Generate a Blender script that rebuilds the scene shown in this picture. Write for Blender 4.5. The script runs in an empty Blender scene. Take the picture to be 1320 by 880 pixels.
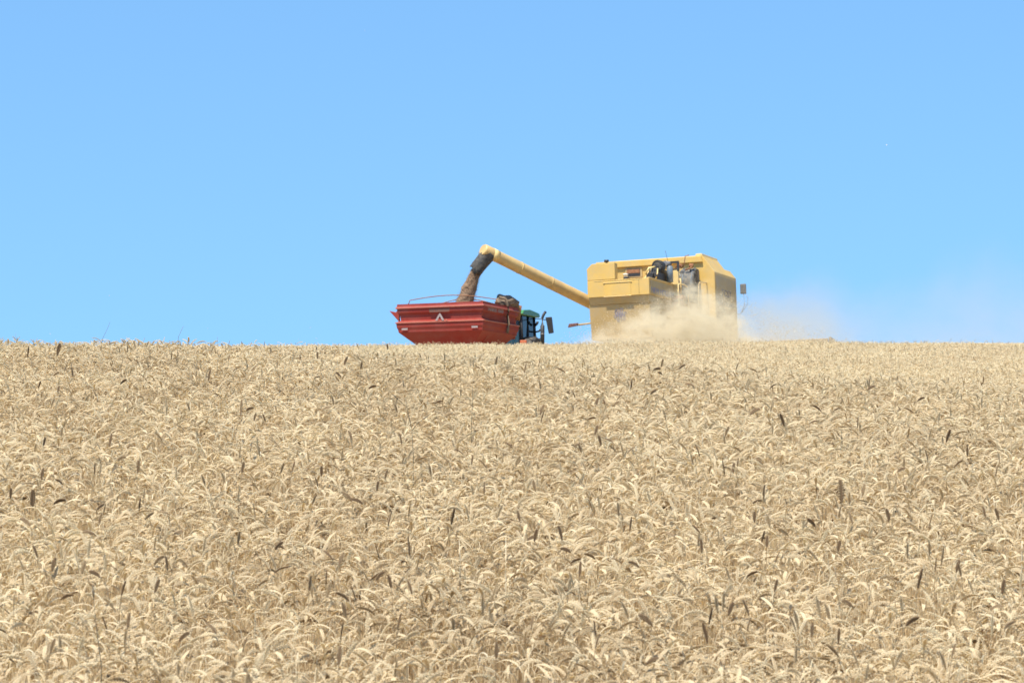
import bpy, bmesh, math, random
import numpy as np
from mathutils import Vector, Matrix
random.seed(7); rng = np.random.default_rng(11)
S = bpy.context.scene
COL = S.collection
rad = math.radians

# ------------------------------------------------------------------ camera
FPX = 2520.0                                   # focal length in pixels of a 1320 px wide frame
PITCH = math.atan(158 / FPX)                   # camera looks slightly uphill
cam_d = bpy.data.cameras.new('camera'); cam = bpy.data.objects.new('camera', cam_d); COL.objects.link(cam)
cam_d.sensor_width = 36.0; cam_d.lens = FPX / 1320 * 36.0
cam.rotation_euler = (math.pi / 2 + PITCH, 0, 0)
cam_d.clip_start = 0.1; cam_d.clip_end = 3000
cam_d.dof.use_dof = True; cam_d.dof.focus_distance = 20.0; cam_d.dof.aperture_fstop = 5.6
S.camera = cam

# ------------------------------------------------------------------ world, sun, exposure
SUN_EL, SUN_AZ = rad(64), math.atan2(-0.50, -0.86)     # high sun, behind the camera and to its left
w = bpy.data.worlds.new('World'); S.world = w; w.use_nodes = True
nt = w.node_tree; nt.nodes.clear()
sky = nt.nodes.new('ShaderNodeTexSky'); sky.sky_type = 'NISHITA'; sky.sun_disc = False
sky.sun_elevation = SUN_EL; sky.sun_rotation = SUN_AZ % (2 * math.pi)
sky.air_density = 1.0; sky.dust_density = 0.15; sky.ozone_density = 2.0; sky.altitude = 300
tint = nt.nodes.new('ShaderNodeMix'); tint.data_type = 'RGBA'; tint.blend_type = 'MULTIPLY'
tint.inputs['Factor'].default_value = 1.0; tint.inputs['B'].default_value = (0.662, 0.905, 1.0, 1)
bg = nt.nodes.new('ShaderNodeBackground'); bg.inputs['Strength'].default_value = 0.125
wo = nt.nodes.new('ShaderNodeOutputWorld')
tcw = nt.nodes.new('ShaderNodeTexCoord'); mpw = nt.nodes.new('ShaderNodeMapping')      # even out the gradient near the horizon
mpw.inputs['Scale'].default_value = (1, 1, 0.4); mpw.inputs['Location'].default_value = (0, 0, 0.185)
nt.links.new(tcw.outputs['Generated'], mpw.inputs[0]); nt.links.new(mpw.outputs[0], sky.inputs[0])
nt.links.new(sky.outputs[0], tint.inputs['A']); nt.links.new(tint.outputs['Result'], bg.inputs[0]); nt.links.new(bg.outputs[0], wo.inputs[0])
sd = bpy.data.lights.new('sun', 'SUN'); sd.energy = 4.6; sd.angle = rad(0.5); sd.color = (1.0, 0.958, 0.872)
sun = bpy.data.objects.new('sun', sd); COL.objects.link(sun)
SV = Vector((math.sin(SUN_AZ) * math.cos(SUN_EL), math.cos(SUN_AZ) * math.cos(SUN_EL), math.sin(SUN_EL)))
sun.rotation_euler = SV.to_track_quat('Z', 'Y').to_euler()
S.view_settings.view_transform = 'Standard'; S.view_settings.look = 'None'
S.view_settings.exposure = 0.77; S.view_settings.gamma = 1.0; S.view_settings.use_curve_mapping = False
S.render.engine = 'CYCLES'
cy = S.cycles
cy.use_denoising = True; cy.max_bounces = 10; cy.diffuse_bounces = 6; cy.transmission_bounces = 6
cy.transparent_max_bounces = 8; cy.volume_bounces = 2; cy.volume_step_rate = 2.0; cy.volume_max_steps = 96
S.render.filter_size = 1.7

# ------------------------------------------------------------------ helpers
def tag(o, label=None, cat=None, group=None, kind=None):
    if label: o['label'] = label
    if cat: o['category'] = cat
    if group: o['group'] = group
    if kind: o['kind'] = kind
    return o

def sock(n, name): return n.inputs[name]

def mat(name, color, rough=0.55, metal=0.0, dirt=None, dirt_amt=0.0, dirt_scale=2.0, var=0.08, bump=0.0, bscale=30, spec=0.5):
    """paint / rubber / metal: base colour broken up by noise, optional dirt or rust patches"""
    m = bpy.data.materials.new(name); m.use_nodes = True
    t = m.node_tree; b = t.nodes['Principled BSDF']
    b.inputs['Roughness'].default_value = rough; b.inputs['Metallic'].default_value = metal
    b.inputs['Specular IOR Level'].default_value = spec
    tc = t.nodes.new('ShaderNodeTexCoord')
    n = t.nodes.new('ShaderNodeTexNoise'); n.inputs['Scale'].default_value = dirt_scale; n.inputs['Detail'].default_value = 6
    t.links.new(tc.outputs['Object'], n.inputs['Vector'])
    r = t.nodes.new('ShaderNodeValToRGB'); t.links.new(n.outputs['Fac'], r.inputs[0])
    c = Vector(color)
    r.color_ramp.elements[0].position = 0.3; r.color_ramp.elements[0].color = (*(c * (1 - var)), 1)
    r.color_ramp.elements[1].position = 0.7; r.color_ramp.elements[1].color = (*(c * (1 + var)), 1)
    out = r.outputs[0]
    if dirt:
        n2 = t.nodes.new('ShaderNodeTexNoise'); n2.inputs['Scale'].default_value = dirt_scale * 1.7; n2.inputs['Detail'].default_value = 9
        n2.inputs['Roughness'].default_value = 0.7
        mp = t.nodes.new('ShaderNodeMapping'); mp.inputs['Location'].default_value = (3.1, 1.7, 0.4)
        t.links.new(tc.outputs['Object'], mp.inputs[0]); t.links.new(mp.outputs[0], n2.inputs['Vector'])
        mr = t.nodes.new('ShaderNodeMapRange'); mr.inputs['From Min'].default_value = 0.40; mr.inputs['From Max'].default_value = 0.66
        mr.inputs['To Max'].default_value = dirt_amt
        t.links.new(n2.outputs['Fac'], mr.inputs['Value'])
        mx = t.nodes.new('ShaderNodeMix'); mx.data_type = 'RGBA'; mx.inputs['B'].default_value = (*dirt, 1)
        t.links.new(mr.outputs[0], mx.inputs['Factor']); t.links.new(out, mx.inputs['A']); out = mx.outputs['Result']
    t.links.new(out, b.inputs['Base Color'])
    if bump:
        bn = t.nodes.new('ShaderNodeBump'); bn.inputs['Strength'].default_value = bump; bn.inputs['Distance'].default_value = 0.02
        n3 = t.nodes.new('ShaderNodeTexNoise'); n3.inputs['Scale'].default_value = bscale; n3.inputs['Detail'].default_value = 4
        t.links.new(tc.outputs['Object'], n3.inputs['Vector']); t.links.new(n3.outputs['Fac'], bn.inputs['Height'])
        t.links.new(bn.outputs[0], b.inputs['Normal'])
    return m

DUST = (0.40, 0.30, 0.175)
M = {
 'yellow': mat('yellow_paint', (0.60, 0.37, 0.085), 0.55, dirt=(0.45, 0.33, 0.17), dirt_amt=0.45, dirt_scale=1.3, bump=0.05, bscale=3),
 'yellow_side': mat('dusty_shaded_yellow_paint', (0.43, 0.28, 0.10), 0.6, dirt=DUST, dirt_amt=0.75, dirt_scale=1.6, bump=0.05, bscale=3),  # base darkened for shade on side and lower faces, plus dust
 'yellow_pale': mat('faded_yellow_trim', (0.78, 0.54, 0.20), 0.5, dirt=DUST, dirt_amt=0.3),
 'auger': mat('yellow_tube_paint', (0.62, 0.41, 0.15), 0.45, dirt=(0.36, 0.19, 0.10), dirt_amt=0.35, dirt_scale=1.6, bump=0.1, bscale=6),
 'rust': mat('rusty_steel', (0.25, 0.09, 0.035), 0.8, dirt=(0.40, 0.22, 0.10), dirt_amt=0.6, dirt_scale=8),
 'red': mat('red_paint', (0.265, 0.031, 0.020), 0.6, spec=0.25, dirt=(0.25, 0.085, 0.065), dirt_amt=0.45, dirt_scale=1.2, bump=0.08, bscale=2.5),
 'red_edge': mat('pale_red_edge', (0.42, 0.13, 0.08), 0.5, dirt=(0.46, 0.22, 0.14), dirt_amt=0.5, dirt_scale=5),  # paler red for the rib lips and the small mark
 'black': mat('black_steel', (0.022, 0.021, 0.022), 0.5, dirt=(0.10, 0.08, 0.06), dirt_amt=0.25, dirt_scale=6),
 'rubber': mat('rubber', (0.035, 0.033, 0.032), 0.75, dirt=(0.20, 0.16, 0.11), dirt_amt=0.5, dirt_scale=5, bump=0.3, bscale=12),
 'drum': mat('woven_screen', (0.05, 0.055, 0.06), 0.6, dirt=(0.26, 0.20, 0.12), dirt_amt=0.7, dirt_scale=4, bump=0.6, bscale=90),
 'grey': mat('grey_steel', (0.28, 0.27, 0.26), 0.45, metal=0.3, dirt=(0.3, 0.2, 0.12), dirt_amt=0.4, dirt_scale=6),
 'white': mat('white_paint', (0.75, 0.73, 0.70), 0.5, dirt=DUST, dirt_amt=0.25, dirt_scale=6),
 'decal_white': mat('faded_white_decal', (0.33, 0.27, 0.25), 0.6, dirt=(0.25, 0.12, 0.10), dirt_amt=0.45, dirt_scale=9),
 'decal_blue': mat('dusty_blue_decal', (0.17, 0.16, 0.25), 0.6, dirt=(0.40, 0.34, 0.28), dirt_amt=0.6, dirt_scale=7),
 'decal_dusty': mat('dust_covered_decal', (0.17, 0.145, 0.14), 0.7, dirt=(0.30, 0.23, 0.15), dirt_amt=0.8, dirt_scale=6),
 'decal_dull': mat('worn_off_decal', (0.13, 0.07, 0.05), 0.8, dirt=(0.20, 0.04, 0.025), dirt_amt=0.7, dirt_scale=9),
 'blue_can': mat('blue_grey_housing', (0.10, 0.15, 0.20), 0.45, dirt=DUST, dirt_amt=0.4, dirt_scale=7),
 'green': mat('green_paint', (0.030, 0.20, 0.055), 0.35, dirt=(0.3, 0.3, 0.16), dirt_amt=0.25, dirt_scale=4),
 'orange': mat('orange_lens', (0.60, 0.13, 0.05), 0.3, dirt=DUST, dirt_amt=0.3, dirt_scale=7),
 'red_dark': mat('dark_red_lens', (0.11, 0.030, 0.028), 0.5, dirt=DUST, dirt_amt=0.3, dirt_scale=9),
 'canvas': mat('olive_canvas', (0.20, 0.135, 0.085), 0.9, dirt=(0.10, 0.075, 0.045), dirt_amt=0.6, dirt_scale=3, bump=0.4, bscale=7),
 'mirror_glass': mat('mirror_back', (0.12, 0.125, 0.125), 0.3, dirt=DUST, dirt_amt=0.3, dirt_scale=9),
}
def glass_mat(name, col, rough=0.05, alpha=0.55):
    m = bpy.data.materials.new(name); m.use_nodes = True; b = m.node_tree.nodes['Principled BSDF']
    b.inputs['Base Color'].default_value = (*col, 1); b.inputs['Roughness'].default_value = rough
    b.inputs['Alpha'].default_value = alpha; b.inputs['Specular IOR Level'].default_value = 0.6
    return m
M['glass'] = glass_mat('tinted_cab_glass', (0.012, 0.022, 0.03), alpha=0.95)
M['glass_blue'] = glass_mat('clear_cab_glass', (0.05, 0.14, 0.20), alpha=0.30)

class MB:
    """collects shapes, then links them as one mesh object"""
    def __init__(s): s.bm = bmesh.new()
    def box(s, x0, x1, y0, y1, z0, z1, bev=0.0):
        r = bmesh.ops.create_cube(s.bm, size=1)
        vs = r['verts']
        bmesh.ops.scale(s.bm, vec=(abs(x1-x0), abs(y1-y0), abs(z1-z0)), verts=vs)
        bmesh.ops.translate(s.bm, vec=((x0+x1)/2, (y0+y1)/2, (z0+z1)/2), verts=vs)
        if bev:
            es = list({e for v in vs for e in v.link_edges})
            bmesh.ops.bevel(s.bm, geom=es, offset=bev, segments=2, affect='EDGES', profile=0.5)
        return s
    def prism(s, pts, axis, a, b, bev=0.0):
        """polygon pts in the plane across axis, extruded a..b along it. axis 'v': pts (u,w); axis 'u': pts (v,w); axis 'w': pts (u,v)"""
        def P(p, c):
            return {'v': (p[0], c, p[1]), 'u': (c, p[0], p[1]), 'w': (p[0], p[1], c)}[axis]
        A = [s.bm.verts.new(P(p, a)) for p in pts]; B = [s.bm.verts.new(P(p, b)) for p in pts]
        n = len(pts); fs = [s.bm.faces.new(A), s.bm.faces.new(B[::-1])]
        for i in range(n): fs.append(s.bm.faces.new((A[i], B[i], B[(i+1) % n], A[(i+1) % n])))
        bmesh.ops.recalc_face_normals(s.bm, faces=fs)
        if bev:
            es = list({e for f in fs for e in f.edges})
            bmesh.ops.bevel(s.bm, geom=es, offset=bev, segments=2, affect='EDGES', profile=0.5)
        return s
    def tube(s, pts, r, n=10, caps=True, taper=None):
        pts = [Vector(p) for p in pts]; rings = []
        up = Vector((0, 0, 1))
        for i, p in enumerate(pts):
            d = (pts[min(i+1, len(pts)-1)] - pts[max(i-1, 0)]).normalized()
            a = d.cross(up)
            if a.length < 1e-3: a = d.cross(Vector((1, 0, 0)))
            a.normalize(); b = d.cross(a).normalized()
            rr = r if taper is None else taper[i]
            rings.append([s.bm.verts.new(p + (a*math.cos(2*math.pi*k/n) + b*math.sin(2*math.pi*k/n))*rr) for k in range(n)])
        for A, B in zip(rings, rings[1:]):
            for k in range(n):
                f = s.bm.faces.new((A[k], A[(k+1) % n], B[(k+1) % n], B[k])); f.smooth = True
        if caps: s.bm.faces.new(rings[0][::-1]); s.bm.faces.new(rings[-1])
        return s
    def disc(s, c, ax, r, t, n=28, bev=0.0):
        c = Vector(c); ax = Vector(ax).normalized()
        return s.tube([c - ax*t/2, c + ax*t/2], r, n)
    def build(s, name, m, parent=None, loc=None):
        bmesh.ops.recalc_face_normals(s.bm, faces=s.bm.faces[:])
        me = bpy.data.meshes.new(name); s.bm.to_mesh(me); s.bm.free()
        if isinstance(m, (list, tuple)):
            for k in m: me.materials.append(k)
        else: me.materials.append(m)
        o = bpy.data.objects.new(name, me); COL.objects.link(o)
        if parent: o.parent = parent
        if loc: o.location = loc
        return o

def empty(name, loc, rz=0.0, roll=0.0):
    e = bpy.data.objects.new(name, None); COL.objects.link(e); e.location = loc
    e.rotation_mode = 'ZXY'; e.rotation_mode = 'XYZ'
    e.matrix_world = Matrix.Translation(loc) @ Matrix.Rotation(rz, 4, 'Z') @ Matrix.Rotation(roll, 4, 'Y')
    return e

def text_mesh(name, body, size, m, parent, loc, rot, thick=0.003, sx=1.0):
    c = bpy.data.curves.new(name, 'FONT'); c.body = body; c.size = size; c.extrude = thick; c.align_x = 'CENTER'; c.align_y = 'CENTER'
    c.offset = size * 0.012; c.resolution_u = 2
    t = bpy.data.objects.new(name + '_tmp', c); COL.objects.link(t)
    me = bpy.data.meshes.new_from_object(t.evaluated_get(bpy.context.evaluated_depsgraph_get()))
    bpy.data.objects.remove(t); me.name = name
    me.materials.clear(); me.materials.append(m)
    o = bpy.data.objects.new(name, me); COL.objects.link(o); o.parent = parent
    o.location = loc; o.rotation_euler = rot; o.scale = (sx, 1, 1)
    return o

# ------------------------------------------------------------------ terrain: height of the wheat canopy, metres above the eye
STRAW = 0.85
def tan_row(y): return np.tan(PITCH + np.arctan((440 - np.asarray(y, float)) / FPX))
_cols = np.array([-60, 0, 250, 380, 500, 600, 700, 800, 900, 1000, 1100, 1200, 1320, 1380])
_near = np.array([439, 440, 442.5, 447, 455, 461, 467, 469, 473, 480, 488, 494, 499, 501])   # crest of the near swell
_sky = np.array([447, 447, 447, 445.5, 444, 443.5, 442.5, 441, 440, 439.5, 440, 441, 443, 444])       # crest of the hill
_sl = (_cols - 660) / FPX
def smooth_interp(x, xs, ys):
    s = 0
    for d in (-0.016, -0.008, 0, 0.008, 0.016): s = s + np.interp(x + d, xs, ys)
    return s / 5
def catmull(x, xs, ys):
    x = np.clip(x, xs[0], xs[-1]); i = np.clip(np.searchsorted(xs, x, side='right') - 1, 0, len(xs) - 2)
    m = np.gradient(ys, xs); h = xs[i+1] - xs[i]; t = (x - xs[i]) / h
    return ((2*t**3-3*t**2+1)*ys[i] + (t**3-2*t**2+t)*h*m[i] + (-2*t**3+3*t**2)*ys[i+1] + (t**3-t**2)*h*m[i+1])
#         Y     const   near   sky
KN = [( 0.0, None,   0,   0), (4.0, None, 0, 0), (6.2, None, 0, 0), (8.4, None, 0, 0), (10.8, None, 0, 0), (14.5, None, 0, 0),
      (19.0, 0.000, .62, 0), (24.0, 0.0, .955, 0), (27.0, 0.0, 1.0, 0), (31.0, -.0048, 1.0, 0.0), (36.0, -.0050, .85, .15),
      (43.0, -.003, .5, .5), (52.0, -.0010, .2, .8), (59.0, -.0002, .05, .95), (64.0, 0, 0, 1.0), (69.0, -.0022, 0, 1.0), (76., -.008, 0, 1.0)]
ZN = [-1.22, -1.20, -1.12, -0.94, -0.605, 0.0]
KY = np.array([k[0] for k in KN])
KA = np.array([ZN[i] if k[1] is None else k[1]*k[0] for i, k in enumerate(KN)])
KB = np.array([k[2]*k[0] for k in KN]); KC = np.array([k[3]*k[0] for k in KN])
def ztop(X, Y):
    X = np.asarray(X, float); Y = np.asarray(Y, float)
    u = X / np.maximum(Y, 6.0)
    tn = tan_row(smooth_interp(u, _sl, _near)); ts = tan_row(smooth_interp(u, _sl, _sky))
    return catmull(Y, KY, KA) + catmull(Y, KY, KB) * tn + catmull(Y, KY, KC) * ts
def sstep(a, b, x):
    t = np.clip((x - a) / (b - a), 0, 1); return t*t*(3 - 2*t)
def zground(X, Y):
    X = np.asarray(X, float); Y = np.asarray(Y, float)
    a = ztop(X, Y) - STRAW
    mz = 3.10 + 0.102 * (np.clip(X, -8, 9) + 2.6)
    mz = mz - 0.035 * np.maximum(Y - 84, 0) * (Y > 84)
    f = sstep(65.6, 69.2, Y)
    near0 = np.where(Y < 0, -1.22 - STRAW + 0.01 * Y, a)
    return near0 * (1 - f) + mz * f

def px_ray(x, y):
    d = np.array([(x - 660) / FPX, math.cos(PITCH) - math.sin(PITCH)*(440 - y)/FPX, math.sin(PITCH) + math.cos(PITCH)*(440 - y)/FPX])
    return d / d[1]
def on_field(x, y, ymax=66.0):
    """where a sight line first meets the canopy"""
    d = px_ray(x, y); Y = np.arange(6.5, ymax, 0.05)
    below = d[2]*Y < ztop(d[0]*Y, Y)
    i = int(np.argmax(below)) if below.any() else len(Y) - 1
    return float(d[0]*Y[i]), float(Y[i])

# ground sheet
def build_ground():
    ys = np.concatenate([np.linspace(-80, 0, 9)[:-1], np.arange(0, 90, 1.0), np.geomspace(90, 1600, 26)])
    us = np.concatenate([-np.geomspace(700, 12, 16), np.linspace(-10, 10, 29), np.geomspace(12, 700, 16)])
    V = []; F = []
    for y in ys:
        sc = np.interp(y, [-80, 8, 70, 90, 1600], [2, 0.55, 2.2, 2.2, 2.2])
        xs = us * sc
        z = zground(xs, np.full_like(xs, y))
        V += list(zip(xs, np.full_like(xs, y), z))
    n = len(us)
    for j in range(len(ys) - 1):
        for i in range(n - 1): F.append((j*n+i, j*n+i+1, (j+1)*n+i+1, (j+1)*n+i))
    me = bpy.data.meshes.new('ground'); me.from_pydata([tuple(map(float, v)) for v in V], [], F)
    for p in me.polygons: p.use_smooth = True
    me.materials.append(mat('straw_covered_soil', (0.44, 0.34, 0.20), 0.95, dirt=(0.22, 0.15, 0.085), dirt_amt=0.6, dirt_scale=3.0, var=0.2, bump=0.8, bscale=25, spec=0.1))
    o = bpy.data.objects.new('ground', me); COL.objects.link(o); tag(o, kind='structure')
build_ground()

# ------------------------------------------------------------------ wheat
def straw_mat(name, ramp, rnd=0.16):
    m = bpy.data.materials.new(name); m.use_nodes = True; t = m.node_tree; b = t.nodes['Principled BSDF']
    at = t.nodes.new('ShaderNodeAttribute'); at.attribute_name = 'tone'
    oi = t.nodes.new('ShaderNodeObjectInfo')
    ma = t.nodes.new('ShaderNodeMath'); ma.operation = 'MULTIPLY_ADD'; ma.inputs[1].default_value = rnd; ma.inputs[2].default_value = -rnd/2
    ad = t.nodes.new('ShaderNodeMath'); ad.operation = 'ADD'
    t.links.new(oi.outputs['Random'], ma.inputs[0]); t.links.new(ma.outputs[0], ad.inputs[0]); t.links.new(at.outputs['Fac'], ad.inputs[1])
    pn = t.nodes.new('ShaderNodeTexNoise'); pn.inputs['Scale'].default_value = 0.55; pn.inputs['Detail'].default_value = 3
    t.links.new(oi.outputs['Location'], pn.inputs['Vector'])
    pm = t.nodes.new('ShaderNodeMath'); pm.operation = 'MULTIPLY_ADD'; pm.inputs[1].default_value = 0.45; pm.inputs[2].default_value = -0.225
    t.links.new(pn.outputs['Fac'], pm.inputs[0])
    a2 = t.nodes.new('ShaderNodeMath'); a2.operation = 'ADD'; a2.use_clamp = True
    t.links.new(ad.outputs[0], a2.inputs[0]); t.links.new(pm.outputs[0], a2.inputs[1]); ad = a2
    r = t.nodes.new('ShaderNodeValToRGB'); t.links.new(ad.outputs[0], r.inputs[0])
    cr = r.color_ramp
    while len(cr.elements) < len(ramp): cr.elements.new(0.5)
    for e, (p, c) in zip(cr.elements, ramp): e.position = p; e.color = (*c, 1)
    t.links.new(r.outputs[0], b.inputs['Base Color'])
    b.inputs['Roughness'].default_value = 0.75; b.inputs['Specular IOR Level'].default_value = 0.15
    tr = t.nodes.new('ShaderNodeBsdfTranslucent'); t.links.new(r.outputs[0], tr.inputs[0])
    mx = t.nodes.new('ShaderNodeMixShader'); mx.inputs[0].default_value = 0.52
    t.links.new(b.outputs[0], mx.inputs[1]); t.links.new(tr.outputs[0], mx.inputs[2])
    t.links.new(mx.outputs[0], t.nodes['Material Output'].inputs[0])
    return m
# tone 0 = brown, 1 = bleached
M['wheat'] = straw_mat('ripe_wheat', [(0.0, (0.33, 0.22, 0.11)), (0.28, (0.62, 0.485, 0.295)), (0.55, (0.80, 0.68, 0.465)), (0.85, (0.86, 0.755, 0.525)), (1.0, (0.90, 0.83, 0.66))])
M['dark_wheat'] = straw_mat('blackened_wheat', [(0.0, (0.21, 0.135, 0.073)), (0.35, (0.38, 0.26, 0.15)), (0.6, (0.60, 0.46, 0.27)), (1.0, (0.76, 0.62, 0.40))], 0.3)

class Geo:
    def __init__(s): s.v = []; s.f = []; s.t = []
    def add(s, v, f, tone):
        o = len(s.v); s.v += [tuple(map(float, q)) for q in v]; s.f += [tuple(o + k for k in q) for q in f]
        s.t += [tone] * len(v) if np.isscalar(tone) else list(tone)
OCT = [(0,2,1),(0,3,2),(0,4,3),(0,1,4),(5,1,2),(5,2,3),(5,3,4),(5,4,1)]
def frame_of(d):
    d = d / np.linalg.norm(d)
    a = np.cross(d, (0, 0, 1.0))
    if np.linalg.norm(a) < 1e-3: a = np.array([1.0, 0, 0])
    a /= np.linalg.norm(a); return d, a, np.cross(a, d)
def tube_geo(g, P, r, n, tone):
    V = []; 
    for i, p in enumerate(P):
        d, a, b = frame_of(P[min(i+1, len(P)-1)] - P[max(i-1, 0)])
        rr = r[i] if hasattr(r, '__len__') else r
        for k in range(n): V.append(p + (a*math.cos(2*math.pi*k/n) + b*math.sin(2*math.pi*k/n))*rr)
    F = [(i*n+k, i*n+(k+1) % n, (i+1)*n+(k+1) % n, (i+1)*n+k) for i in range(len(P)-1) for k in range(n)]
    g.add(V, F, tone)
def stalk(g, base, h, az, lean, bend, ear, detail, tone, rnd, z0=0.0, earw=1.0, leaves=2):
    """one wheat stalk: straight straw, curving neck, nodding ear; bend = total angle (rad) the tip turns over"""
    d0 = np.array([math.cos(az), math.sin(az), 0.0]); up = np.array([0, 0, 1.0])
    neck = rnd.uniform(0.08, 0.16)
    top_straight = h - 0.8*neck - ear*0.34
    P = [np.array([base[0], base[1], z0])]
    q = P[0].copy(); steps = 3 if detail else 1
    for i in range(steps):
        th = lean * (i+1) / steps
        q = q + (up*math.cos(th) + d0*math.sin(th)) * (top_straight - z0) / steps; P.append(q.copy())
    kn = 4 if detail else 2; th0 = lean
    for i in range(kn):
        th = th0 + (bend*0.45 - th0) * ((i+1)/kn)**1.3
        q = q + (up*math.cos(th) + d0*math.sin(th)) * neck / kn; P.append(q.copy())
    tn = tone + rnd.uniform(-0.1, 0.12)
    tube_geo(g, P, 0.0017 if detail else 0.0026, 3, tn)
    # ear
    ne = 9 if detail else 4; E = [q.copy()]; D = []
    th1 = bend*0.45
    for i in range(ne):
        th = th1 + (bend - th1) * (i+1)/ne
        dd = up*math.cos(th) + d0*math.sin(th); D.append(dd); q = q + dd * ear/ne; E.append(q.copy())
    te = tone + rnd.uniform(-0.12, 0.12)
    side0 = np.cross(D[0], np.cross(d0, up)); roll = rnd.uniform(0, math.pi)
    if detail:
        for i in range(ne):
            d, a, b = frame_of(D[i])
            s = a*math.cos(roll) + b*math.sin(roll); n = np.cross(d, s)
            k = math.sin(math.pi*min(1, (i+1.2)/(ne+1.0)))**0.5 * earw
            for sg in (-1, 1):
                ax = d*0.93 + s*sg*0.36; ax /= np.linalg.norm(ax)
                c = E[i] + s*sg*0.0030*k + (d*0.004 if sg > 0 else 0)
                L = 0.0150*k; wd = 0.0044*k; tk = 0.0035*k
                w_ = np.cross(n, ax)
                V = [c - ax*0.002, c + ax*L*.45 + w_*wd, c + ax*L*.45 + n*tk, c + ax*L*.45 - w_*wd, c + ax*L*.45 - n*tk, c + ax*L]
                tt = te + rnd.uniform(-0.10, 0.10)
                g.add(V, OCT, [tt-.05]*1 + [tt]*4 + [tt+.12])
                if rnd.random() < 0.55:      # short awn
                    aw = ax + n*rnd.uniform(-.3, .3) + up*0.05; ln = rnd.uniform(.008, .022)
                    p0 = c + ax*L*.8
                    g.add([p0 - w_*0.0007, p0 + w_*0.0007, p0 + aw*ln], [(0, 1, 2)], tt+.15)
        tube_geo(g, E, 0.0028*earw, 4, te-.1)
    else:
        rr = [0.0030, 0.0062, 0.0066, 0.0056, 0.0015]
        tube_geo(g, E, [x*earw for x in rr], 4, [te + rnd.uniform(-.1, .1) for _ in range(20)])
    # dry curled leaves
    for _ in range(leaves):
        az2 = rnd.uniform(0, 2*math.pi); zz = h * rnd.uniform(0.55, 0.93); L = rnd.uniform(.08, .20); wd = rnd.uniform(.0018, .0038)
        fr = zz / max(top_straight, .1)
        p = np.array([base[0], base[1], z0]) + (d0*math.sin(lean*.6)*fr*top_straight) + up*zz - up*z0
        dl = np.array([math.cos(az2), math.sin(az2), 0]); sd = np.cross(dl, up); th = rnd.uniform(0.1, 0.5); V = []; n = 5 if detail else 3
        tw = rnd.uniform(-1.2, 1.2)
        for i in range(n+1):
            k = i/n; ww = wd*(1 - k**2.2)+.0004
            s2 = sd*math.cos(tw*k*2) + up*math.sin(tw*k*2)
            V += [p - s2*ww, p + s2*ww]
            t2 = th + k*rnd.uniform(1.6, 2.7); p = p + (up*math.cos(t2) + dl*math.sin(t2))*L/n
        g.add(V, [(2*i, 2*i+1, 2*i+3, 2*i+2) for i in range(n)], min(1.05, tone + rnd.uniform(0.0, 0.34)))

def rand_bend(rnd):
    x = rnd.random()
    if x < 0.80: return rnd.uniform(1.9, 3.1)
    if x < 0.95: return rnd.uniform(1.1, 1.75)
    return rnd.uniform(0.3, 1.0)

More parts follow.
